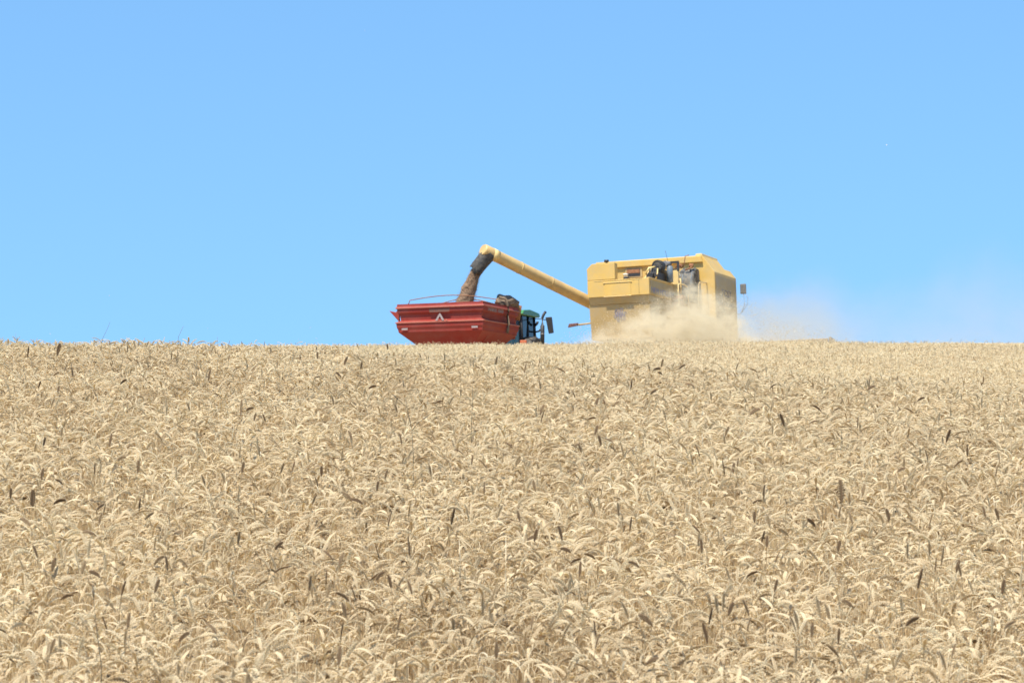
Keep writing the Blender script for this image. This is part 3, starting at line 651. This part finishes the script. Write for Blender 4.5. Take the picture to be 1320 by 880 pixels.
# ------------------------------------------------------------------ grain cart
KO = Vector((-1.0238, 69.5, 3.10))
cart = empty('grain_cart', KO, -HEAD, -rad(0.3))
tag(cart, 'red grain cart with ribbed steel hopper being filled from the spout', 'grain cart')
kw = cart.matrix_world
UL, UR, V0, V1 = -3.39, 0.0, 0.0, 3.38
prof = [(2.70, 0.0), (2.625, 0.0), (2.56, 0.045), (2.545, 0.045), (2.52, 0.0), (2.40, -0.005), (2.33, -0.06), (2.26, -0.19), (2.15, -0.19),
        (2.06, 0.0), (2.03, 0.045), (2.01, 0.045), (1.985, 0.015), (1.86, 0.005), (1.76, -0.035), (1.68, -0.045)]
def ring(bm, z, o, s=(0, 0, 0, 0)):
    return [bm.verts.new(p) for p in ((UL-o+s[0], V0-o+s[2], z), (UR+o-s[1], V0-o+s[2], z), (UR+o-s[1], V1+o-s[3], z), (UL-o+s[0], V1+o-s[3], z))]
mb = MB(); R = [ring(mb.bm, z, o) for z, o in prof]
for a_, b_ in zip(R, R[1:]):
    for k in range(4): mb.bm.faces.new((a_[k], b_[k], b_[(k+1) % 4], a_[(k+1) % 4]))
Ri = [ring(mb.bm, 2.70, -0.03), ring(mb.bm, 1.75, -0.16)]
for k in range(4):
    mb.bm.faces.new((R[0][k], R[0][(k+1) % 4], Ri[0][(k+1) % 4], Ri[0][k])); mb.bm.faces.new((Ri[0][k], Ri[0][(k+1) % 4], Ri[1][(k+1) % 4], Ri[1][k]))
mb.build('hopper_wall', M['red'], cart)
mb = MB(); A = ring(mb.bm, 1.675, -0.05); B = ring(mb.bm, 0.62, -0.05, (1.25, 1.1, 0.9, 0.9))
for k in range(4): mb.bm.faces.new((A[k], B[k], B[(k+1) % 4], A[(k+1) % 4]))
mb.bm.faces.new(B); mb.build('hopper_funnel', M['red'], cart)
for z_ in (2.555, 2.022):
    mb = MB(); o_ = 0.052
    for (x0, x1, y0, y1) in ((UL-o_, UR+o_, V0-o_, V0-o_+.02), (UL-o_, UR+o_, V1+o_-.02, V1+o_), (UR+o_-.02, UR+o_, V0-o_+.02, V1+o_-.02), (UL-o_, UL-o_+.02, V0-o_+.02, V1+o_-.02)):
        mb.box(x0, x1, y0, y1, z_-.016, z_+.016, 0.004)
    mb.build('rib_edge', M['red_edge'], cart)
mb = MB()
for k in np.linspace(UL+.1, UR-.1, 6): mb.prism([(k-.02, 1.66), (k+.02, 1.66), (k*.45-.93+.02, .66), (k*.45-.93-.02, .66)], 'v', 0.9, 0.95)
mb.build('stiffener', M['red'], cart)
# grain heaped inside
def grain_heap():
    n = 26; V = []; F = []
    for j in range(n):
        for i in range(n):
            x = UL+.15 + (UR-UL-.3)*i/(n-1); y = V0+.15 + (V1-V0-.3)*j/(n-1)
            d = math.hypot((x+1.45)/1.5, (y-1.6)/1.5)
            V.append((x, y, 1.95 + 0.62*max(0, 1-d) + random.uniform(-.012, .012)))
    for j in range(n-1):
        for i in range(n-1): F.append((j*n+i, j*n+i+1, (j+1)*n+i+1, (j+1)*n+i))
    me = bpy.data.meshes.new('grain_heap'); me.from_pydata(V, [], F)
    for p in me.polygons: p.use_smooth = True
    me.materials.append(M['grain'])
    o = bpy.data.objects.new('grain_heap', me); COL.objects.link(o); o.matrix_world = kw.copy()
    tag(o, 'heap of brown wheat grain lying inside the red hopper', 'grain', kind='stuff')
M['grain'] = mat('wheat_grain', (0.28, 0.18, 0.11), 0.9, spec=0.1, dirt=(0.19, 0.12, 0.08), dirt_amt=0.6, dirt_scale=3, var=0.12, bump=0.3, bscale=60)
grain_heap()
# chevron mark and worn lettering on the back
mb = MB()
zc, xc, yy = 2.205, -1.68, -0.045
mb.prism([(xc, 2.31), (xc+.045, 2.31), (xc+.20, 2.06), (xc+.11, 2.06), (xc+.02, 2.22), (xc-.07, 2.06), (xc-.16, 2.06)], 'v', -.066, -.056)
mb.build('chevron_mark', M['decal_white'], cart)
mb = MB(); mb.prism([(xc+.24, 2.045), (xc+.32, 2.045), (xc+.28, 2.11)], 'v', -.066, -.056)
mb.build('small_mark', M['red_edge'], cart)
mb = MB(); mb.box(-2.10, -1.30, -0.006, -0.003, 2.37, 2.50); mb.build('worn_patch', M['decal_dull'], cart)
text_mesh('lettering', 'TANKER 10000', 0.20, M['decal_white'], cart, (0.004, 1.17, 2.455), (math.pi/2, 0, math.pi/2), sx=1.15)
for uu in (-3.08, -0.32):
    mb = MB(); mb.box(uu-.12, uu+.12, -0.012, -0.004, 1.755+.0, 1.825, 0.004)
    o = mb.build('reflector', M['decal_white'], cart); o.location = (0, 0.0, 0)
    o.location.y = 0.0
# left ladder wing, rails, bows
mb = MB(); mb.prism([(-3.82, 2.50), (-3.56, 2.44), (-3.42, 2.56), (-3.42, 2.08)], 'v', 0.25, 0.34, 0.01); mb.build('side_bracket', M['red'], cart)
def arc(p0, p1, rise, n=14, lift=0.16):
    p0, p1 = Vector(p0), Vector(p1); out = [p0]
    for k in range(n+1):
        t_ = k/n; out.append(p0.lerp(p1, 0.02 + .96*t_) + Vector((0, 0, lift + rise*math.sin(math.pi*t_))))
    return out + [p1]
mb = MB(); mb.tube(arc((-3.18, 0.5, 2.68), (-0.02, 1.45, 2.68), 0.17, lift=0.20), 0.017, 7); mb.build('tarp_bow', M['rust'], cart)
mb = MB(); mb.tube(arc((-3.30, 2.5, 2.68), (-0.35, 2.5, 2.68), 0.30, lift=0.06), 0.017, 7); mb.build('tarp_bow', M['rust'], cart)
# discharge auger head at front right, wrapped in canvas
mb = MB(); mb.tube([(-0.55, 3.9, 1.6), (-0.42, 3.75, 2.75), (-0.35, 3.3, 2.85), (-0.3, 2.9, 2.85)], 0.2, 16); ah = mb.build('discharge_auger', M['red'], cart)
mb = MB(); mb.tube([(-0.30, 3.92, 2.30), (-0.22, 3.94, 2.85)], 0.14, 14); mb.build('auger_spout', M['rust'], ah)
def canvas():
    bm = bmesh.new(); bmesh.ops.create_icosphere(bm, subdivisions=4, radius=1)
    for v in bm.verts:
        x, y, z = v.co
        n_ = 0.10*math.sin(5*x+3*z+1)+0.08*math.sin(9*y+4*x)+0.05*math.sin(14*z-7*y)
        k = 1+n_; v.co = Vector((-0.32 + 0.36*x*k, 3.05 + 0.92*y*k, 2.80 + (0.37*z*k if z > 0 else 0.16*z*k)))
    for f in bm.faces: f.smooth = True
    me = bpy.data.meshes.new('tarpaulin'); bm.to_mesh(me); bm.free(); me.materials.append(M['canvas'])
    o = bpy.data.objects.new('tarpaulin', me); COL.objects.link(o); o.matrix_world = kw.copy()
    tag(o, 'crumpled olive brown tarpaulin rolled up on the front corner of the red cart', 'tarpaulin')
    return o
tp = canvas()
mb = MB(); mb.tube([(-0.25, 2.15, 3.02), (-0.02, 2.2, 2.95), (0.05, 2.25, 2.72), (0.075, 2.25, 2.55), (0.03, 2.25, 2.3), (0.075, 2.25, 2.03), (0.05, 2.25, 1.85), (0.04, 2.2, 1.70)], 0.05, 8); mb.build('strap', M['canvas'], tp)
# chassis and wheels
mb = MB(); mb.box(-2.2, -1.2, -0.1, 5.0, 0.52, 0.62, 0.01); mb.prism([(-2.0, 4.6), (-1.4, 4.6), (-1.66, 5.7), (-1.74, 5.7)], 'w', 0.5, 0.6); mb.box(-3.1, -0.3, 1.5, 1.62, 0.42, 0.56, 0.01); mb.build('chassis', M['red'], cart)
for uu, s_ in ((-0.42, 1), (-2.97, -1)): wheel(cart, uu, 1.56, 0.50, 0.58, 0.42, M['red'], s_)

# ------------------------------------------------------------------ tractor
TO = kw @ Vector((-1.7, 5.9, 0.0)); TO.z = float(zground(TO.x, TO.y)) + 0.0
tract = empty('tractor', TO, -HEAD)
tag(tract, 'green tractor with dark glazed cab pulling the red grain cart', 'tractor')
dz = (kw @ Vector((-1.7, 5.9, 0))).z - TO.z
def tb(z): return z + dz
mb = MB(); mb.prism([(0.0, tb(2.66)), (-0.04, tb(2.72)), (0.12, tb(2.86)), (0.8, tb(2.92)), (1.75, tb(2.84)), (1.86, tb(2.70)), (1.7, tb(2.66))], 'u', -0.86, 0.88, 0.03); mb.build('cab_roof', M['green'], tract)
mb = MB(); mb.box(-0.74, 0.74, 0.2, 1.8, tb(1.1), tb(1.42), 0.02); cab = mb.build('cab', M['black'], tract)
side = [(0.20, tb(1.42)), (0.14, tb(2.655)), (1.55, tb(2.655)), (1.82, tb(1.42))]
mb = MB(); mb.prism(side, 'u', 0.72, 0.735); mb.build('side_window', M['glass'], cab)
mb = MB(); mb.prism(side, 'u', -0.735, -0.72); mb.build('side_window', M['glass_blue'], cab)
mb = MB(); mb.prism([(1.53, tb(2.655)), (1.80, tb(1.42)), (1.815, tb(1.42)), (1.545, tb(2.655))], 'u', -0.70, 0.70); mb.build('windscreen', M['glass'], cab)
mb = MB(); mb.box(0.45, 0.70, 0.3, 1.5, tb(1.42), tb(2.1), 0.05); mb.build('console', M['black'], cab)
for x_, y0, y1 in ((0.75, 0.12, 0.30), (0.75, 1.50, 1.72), (0.75, 0.85, 0.85), (-0.75, 0.12, 0.30), (-0.75, 1.50, 1.72)):
    mb = MB(); mb.tube([(x_, y0+.02, tb(2.66)), (x_, (y0+y1)/2, tb(2.0)), (x_, y1+.05, tb(1.3))], 0.045, 6); mb.build('pillar', M['black'], cab)
mb = MB(); mb.box(-0.70, 0.66, 0.10, 0.115, tb(1.45), tb(2.62)); mb.build('rear_window', M['glass_blue'], cab)
mb = MB(); mb.box(-0.35, 0.35, 0.5, 1.0, tb(1.35), tb(1.6), 0.05); mb.box(-0.3, 0.3, 0.45, 0.58, tb(1.6), tb(2.2), 0.05); mb.build('seat', M['black'], cab)
mb = MB(); mb.disc((0.62, -0.08, tb(2.66)), (0, 1, 0), 0.085, 0.10, 16); mb.build('work_lamp', M['white'], tract)
mb = MB(); mb.prism([(1.8, tb(0.7)), (4.0, tb(0.7)), (4.0, tb(1.45)), (3.6, tb(1.6)), (1.8, tb(1.66))], 'u', -0.42, 0.42, 0.06); mb.build('bonnet', M['green'], tract)
for s_ in (-1, 1):
    mb = MB(); pts = [(0.75+0.95*math.cos(t_), tb(0.62)+0.98*math.sin(t_)) for t_ in np.linspace(0.35, 2.8, 12)]
    inner = [(0.75+0.90*math.cos(t_), tb(0.62)+0.93*math.sin(t_)) for t_ in np.linspace(2.8, 0.35, 12)]
    mb.prism(pts + inner, 'u', 0.72*s_, 1.16*s_); mb.build('fender', M['green'], tract)
    mb = MB(); mb.box(0.9*s_-.13, 0.9*s_+.13, -0.05, 0.03, tb(1.50), tb(1.68), 0.02); mb.build('tail_lamp', M['orange'], tract)
    wheel(tract, 0.98*s_, 0.75, tb(0.52) if False else 0.80, 0.80, 0.45, M['yellow_pale'], s_); wheel(tract, 0.85*s_, 3.4, 0.55, 0.55, 0.32, M['yellow_pale'], s_)
mb = MB(); ex = [(0.62, 2.75, tb(1.3)), (0.62, 2.75, tb(2.42)), (0.62, 2.75, tb(2.44)), (0.62, 2.75, tb(2.75)), (0.66, 2.79, tb(2.88)), (0.72, 2.85, tb(2.99))]
mb.tube(ex, 0.09, 16, taper=[.085, .085, .06, .055, .055, .055]); e_ = mb.build('exhaust_stack', M['black'], tract)
mb = MB(); mb.tube([(0.62, 2.75, tb(2.08)), (0.62, 2.75, tb(2.11))], 0.09, 16); mb.build('clamp', M['grey'], e_)
mb = MB(); mb.prism([(1.22, 2.66-.0), (1.48, 2.67), (1.56, 2.04), (1.36, 2.01)], 'v', 1.50, 1.58, 0.02)
for v_ in mb.bm.verts: v_.co.z = tb(v_.co.z)
mr_ = mb.build('mirror', M['black'], tract)
mb = MB(); mb.tube([(0.75, 1.55, tb(2.62)), (0.98, 1.52, tb(2.60)), (1.25, 1.52, tb(2.55))], 0.018, 6); mb.build('mirror_arm', M['black'], mr_)
mb = MB(); mb.tube([(0.80, 1.5, tb(2.35)), (0.90, 1.45, tb(2.42)), (0.93, 1.45, tb(2.5))], 0.05, 8); mb.tube([(0.78, 1.6, tb(2.1)), (0.95, 1.55, tb(2.12)), (0.98, 1.55, tb(2.2))], 0.035, 8); mb.build('side_lamp', M['black'], tract)

# ------------------------------------------------------------------ unloading tube, boot, falling grain (tube belongs to the harvester)
tip_w = kw @ Vector((-0.62, 1.6, 4.72))
ci = cw.inverted()
tip = ci @ tip_w
def on_plane(px, py, yy_):
    d = px_ray(px, py); return Vector((d[0]*yy_, yy_, d[2]*yy_))
base = ci @ (cw @ Vector((-3.78, 4.2, 2.55)))
ax = (base - tip).normalized(); base2 = base + ax*1.2
r0 = 0.222
mb = MB(); mb.tube([tip - ax*0.06, tip, tip + ax*0.4, base, base2], r0, 28, taper=[r0*.85, r0, r0, r0*1.05, r0*1.05]); au = mb.build('unloading_tube', M['auger'], comb)
mb = MB(); mb.tube([tip + ax*0.36, tip + ax*0.62], r0*1.03, 28); mb.build('collar', M['yellow_pale'], au)
for k in (0.33, 0.62):
    p = tip.lerp(base, k); mb = MB(); mb.tube([p, p+ax*0.05], r0*1.06, 28); mb.build('flange', M['auger'], au)
boot_end_w = kw @ Vector((-0.98, 1.6, 3.97))
tipc = cw @ (tip + ax*0.26)
bv = (boot_end_w - tipc)
def boot():
    bm = bmesh.new(); D = bv.normalized(); axw = (cw.to_3x3() @ ax).normalized()
    A = (axw - D*axw.dot(D)).normalized(); B = D.cross(A); n = 24; rings = []
    for j in range(11):
        t_ = j/10; c = tipc + bv*t_*1.0
        wA = 0.30 - 0.04*t_; wB = 0.24
        ring_ = []
        for k in range(n):
            an = 2*math.pi*k/n; rr = 1 + 0.04*math.sin(3*an + 5*t_) + 0.03*math.sin(7*an - 4*t_)
            jag = (0.09*math.sin(an*1.0) + 0.04*math.sin(4*an)) * (1 if j == 10 else 0)
            ring_.append(bm.verts.new(ci @ (c + A*wA*math.cos(an)*rr + B*wB*math.sin(an)*rr + D*jag)))
        rings.append(ring_)
    for P_, Q_ in zip(rings, rings[1:]):
        for k in range(n): f = bm.faces.new((P_[k], P_[(k+1) % n], Q_[(k+1) % n], Q_[k])); f.smooth = True
    me = bpy.data.meshes.new('rubber_boot'); bm.to_mesh(me); bm.free(); me.materials.append(M['rubber'])
    o = bpy.data.objects.new('rubber_boot', me); COL.objects.link(o); o.parent = au
    so = o.modifiers.new('thick', 'SOLIDIFY'); so.thickness = 0.012
    A2 = MB(); pa = ci @ (tipc + bv*0.25 - A*0.22 - B*0.26); pb = ci @ (tipc + bv*0.62 + A*0.22 - B*0.26); A2.tube([pa, pa.lerp(pb, .5), pb], 0.02, 6)
    A2.build('boot_stay', M['grey'], o)
boot()
def grain_stream():
    P0 = boot_end_w - bv.normalized()*0.1; P1 = kw @ Vector((-1.56, 1.6, 2.45)); g = bmesh.new(); rings = []; n = 30; m_ = 34
    for j in range(m_):
        t_ = j/(m_-1); c = P0.lerp(P1, t_)
        c.x = P0.x + (P1.x - P0.x) * (t_*1.0); wd = 0.225 + 0.27*t_**1.6
        ring_ = []
        for k in range(n):
            an = 2*math.pi*k/n
            rr = 0.84 + 0.04*math.sin(2*an + 7*t_) + 0.03*math.sin(5*an + 17*t_) + random.uniform(-.05, .05) + 0.25*math.exp(-((t_-.42)/.08)**2)*max(0, -math.cos(an))
            ring_.append(g.verts.new(c + Vector((math.cos(an)*wd*rr, math.sin(an)*wd*rr*.8, 0))))
        rings.append(ring_)
    for A, B in zip(rings, rings[1:]):
        for k in range(n): g.faces.new((A[k], A[(k+1) % n], B[(k+1) % n], B[k]))
    for _ in range(15000):                                   # loose kernels round the stream
        t_ = random.random()**.8; c = P0.lerp(P1, t_*.94); wd = 0.23 + 0.24*t_**1.6; an = random.uniform(0, 6.283); rr = wd*(0.78 + abs(random.gauss(0, .15)))
        c = c + Vector((math.cos(an)*rr, math.sin(an)*rr*.8, random.uniform(-.03, .03))); s_ = random.uniform(.004, .009)
        a1 = Vector((random.gauss(0,1), random.gauss(0,1), random.gauss(0,1))).normalized()*s_
        a2 = a1.orthogonal().normalized()*s_*.6; a3 = a1.cross(a2).normalized()*s_*.6
        vs = [g.verts.new(c + q) for q in (a1, a2, a3, -a1)]
        for f in ((0,1,2), (3,2,1), (0,2,3), (0,3,1)): g.faces.new([vs[i] for i in f])
    bmesh.ops.recalc_face_normals(g, faces=g.faces[:])
    me = bpy.data.meshes.new('grain_stream'); g.to_mesh(me); g.free(); me.materials.append(M['grain'])
    o = bpy.data.objects.new('grain_stream', me); COL.objects.link(o)
    tag(o, 'stream of brown grain falling from the rubber boot into the cart', 'grain', kind='stuff')
grain_stream()

# ------------------------------------------------------------------ dust and chaff
def volume_box(name, x0, x1, y0, y1, z0, z1, col, build_density, label):
    mb = MB(); mb.box(x0, x1, y0, y1, z0, z1)
    m = bpy.data.materials.new(name); m.use_nodes = True; t = m.node_tree; t.nodes.clear()
    out = t.nodes.new('ShaderNodeOutputMaterial'); pv = t.nodes.new('ShaderNodeVolumePrincipled')
    pv.inputs['Color'].default_value = (*col, 1); pv.inputs['Anisotropy'].default_value = 0.0
    tc = t.nodes.new('ShaderNodeTexCoord'); sx = t.nodes.new('ShaderNodeSeparateXYZ'); t.links.new(tc.outputs['Object'], sx.inputs[0])
    d = build_density(t, tc.outputs['Object'], sx.outputs[0], sx.outputs[1], sx.outputs[2])
    t.links.new(d, pv.inputs['Density']); t.links.new(pv.outputs[0], out.inputs['Volume'])
    o = mb.build(name, m); tag(o, label, 'dust', kind='stuff'); return o
def mth(t, op, a, b=None, clamp=False):
    n = t.nodes.new('ShaderNodeMath'); n.operation = op; n.use_clamp = clamp
    for i, q in enumerate((a, b)):
        if q is None: continue
        if isinstance(q, (int, float)): n.inputs[i].default_value = q
        else: t.links.new(q, n.inputs[i])
    return n.outputs[0]
def curve(t, x, pts, lo, hi):
    """piecewise profile through (x, value) points"""
    r = t.nodes.new('ShaderNodeFloatCurve'); c = r.mapping.curves[0]
    mx = max(v for _, v in pts) or 1
    q = [((a-lo)/(hi-lo), v/mx) for a, v in pts]
    c.points[0].location = q[0]; c.points[1].location = q[-1]
    for a in q[1:-1]: c.points.new(*a)
    r.mapping.update()
    t.links.new(mth(t, 'DIVIDE', mth(t, 'SUBTRACT', x, lo), hi-lo, True), r.inputs['Value'])
    return mth(t, 'MULTIPLY', r.outputs[0], mx)
def noise(t, vec, sc, det=4, rough=.6, off=(0, 0, 0), stretch=(1, 1, 1)):
    mp = t.nodes.new('ShaderNodeMapping'); mp.inputs['Location'].default_value = off; mp.inputs['Scale'].default_value = stretch
    t.links.new(vec, mp.inputs[0])
    n = t.nodes.new('ShaderNodeTexNoise'); n.inputs['Scale'].default_value = sc; n.inputs['Detail'].default_value = det; n.inputs['Roughness'].default_value = rough
    t.links.new(mp.outputs[0], n.inputs['Vector']); return n.outputs['Fac']
def dens_plume(t, vec, x, y, z):
    # height of the plume above z=4.0 along x
    h = curve(t, x, [(1.4, 0.0), (1.9, 0.2), (2.6, 0.55), (3.3, 0.80), (4.3, 1.25), (5.3, 1.8), (6.2, 2.05), (7.2, 1.75), (7.8, 1.3), (8.4, 0.6), (9.2, 0.3), (10.5, 0.15), (12.0, 0.0)], 1.4, 12.0)
    n1 = noise(t, vec, 1.1, 5, .62); hh = mth(t, 'MULTIPLY', h, mth(t, 'MULTIPLY_ADD', n1, 1.5) if False else mth(t, 'ADD', mth(t, 'MULTIPLY', n1, 3.2), -0.55))
    top = mth(t, 'SUBTRACT', mth(t, 'ADD', hh, 4.0), z)
    body = mth(t, 'POWER', mth(t, 'DIVIDE', top, 1.5, True), 1.5)
    ym = curve(t, y, [(65.2, 0), (66.4, .8), (67.5, 1.0), (68.4, .8), (69.3, 0.25), (72.0, .1), (74.0, 0)], 65.2, 74.0)
    n2 = noise(t, vec, 1.7, 7, .74, (5, 2, 1), (1.0, 0.6, 1.5)); nn = mth(t, 'MULTIPLY', mth(t, 'SUBTRACT', n2, 0.41, True), 7.5)
    return mth(t, 'MULTIPLY', mth(t, 'MULTIPLY', body, ym), mth(t, 'MULTIPLY', nn, 2.6))
volume_box('dust_cloud', 1.4, 12.0, 65.2, 74.0, 2.2, 7.2, (0.91, 0.79, 0.57), dens_plume, 'thick cloud of straw dust and chaff blown out behind the harvester')
def dens_haze(t, vec, x, y, z):
    h = curve(t, x, [(7.5, 1.0), (9.0, 2.4), (11.0, 2.8), (12.5, 2.2), (15.0, 3.0), (19.0, 3.8), (25.0, 0.0)], 7.5, 25.0)
    top = mth(t, 'SUBTRACT', mth(t, 'ADD', mth(t, 'MULTIPLY', h, mth(t, 'ADD', mth(t, 'MULTIPLY', noise(t, vec, .45, 4, .6), 1.4), .3)), 4.4), z)
    body = mth(t, 'DIVIDE', top, 2.6, True)
    xm = curve(t, x, [(7.5, 0.0), (8.6, .8), (10.5, 1.0), (12.2, .75), (14, .25), (19, .25), (25.0, 0)], 7.5, 25.0)
    ym = curve(t, y, [(69, 0), (72, 1.0), (76, 1.0), (80, 0)], 69, 80)
    nn = mth(t, 'MULTIPLY', mth(t, 'SUBTRACT', noise(t, vec, .8, 4, .6, (2, 7, 1)), 0.28, True), 3.0)
    return mth(t, 'MULTIPLY', mth(t, 'MULTIPLY', body, mth(t, 'MULTIPLY', xm, ym)), mth(t, 'MULTIPLY', nn, 0.16))
volume_box('drifting_dust', 7.5, 25.0, 69.0, 80.0, 2.5, 10.5, (0.84, 0.66, 0.38), dens_haze, 'thin veil of dust drifting away to the right of the harvester')

def chaff():
    V = []; F = []; T = []
    def fleck(c, s_):
        a1 = np.random.default_rng(len(V)).normal(size=3); a1 /= np.linalg.norm(a1); a2 = np.cross(a1, (0.3, 0.5, 0.8)); a2 /= np.linalg.norm(a2); a3 = np.cross(a1, a2)
        o = len(V); V.extend([tuple(c + a1*s_), tuple(c + a2*s_*.35), tuple(c + a3*s_*.25), tuple(c - a1*s_), tuple(c - a2*s_*.35)])
        F.extend([(o, o+1, o+2), (o+3, o+2, o+1), (o, o+2, o+4), (o+3, o+4, o+2), (o, o+4, o+1), (o+3, o+1, o+4)]); T.extend([random.uniform(.45, 1.0)]*5)
    xs = [1.4, 2.2, 3.3, 4.3, 5.3, 6.2, 7.2, 8.2, 9.2, 10.5, 12]; hs = [0.2, .6, .9, 1.2, 1.5, 1.7, 1.6, 1.2, .7, .5, .3]
    for _ in range(7000):
        x = random.triangular(1.6, 11.5, 5.6); h = np.interp(x, xs, hs); z = 4.0 + h*random.random()**1.2*1.25
        fleck(np.array([x, random.uniform(65.4, 68.5), z]), random.uniform(.010, .030))
    for _ in range(160):
        fleck(np.array([random.uniform(8, 19), random.uniform(66, 72), 4.2 + 3.2*random.random()**2]), random.uniform(.008, .022))
    for px, py, s_ in ((141, 381, .03), (207, 392, .02), (1143, 187, .05), (268, 423, .02), (400, 422, .03), (408, 436, .04), (65, 430, .04), (470, 40, .02), (385, 437, .02)):
        p = on_plane(px, py, 60.0); fleck(np.array(p), s_)
    me = bpy.data.meshes.new('flying_chaff'); me.from_pydata([tuple(map(float, v)) for v in V], [], F)
    a = me.attributes.new('tone', 'FLOAT', 'POINT'); a.data.foreach_set('value', np.array(T, dtype=np.float32))
    me.materials.append(M['wheat']); o = bpy.data.objects.new('flying_chaff', me); COL.objects.link(o)
    tag(o, 'pale bits of straw and chaff flying in the dust behind the harvester', 'chaff', kind='stuff')
chaff()
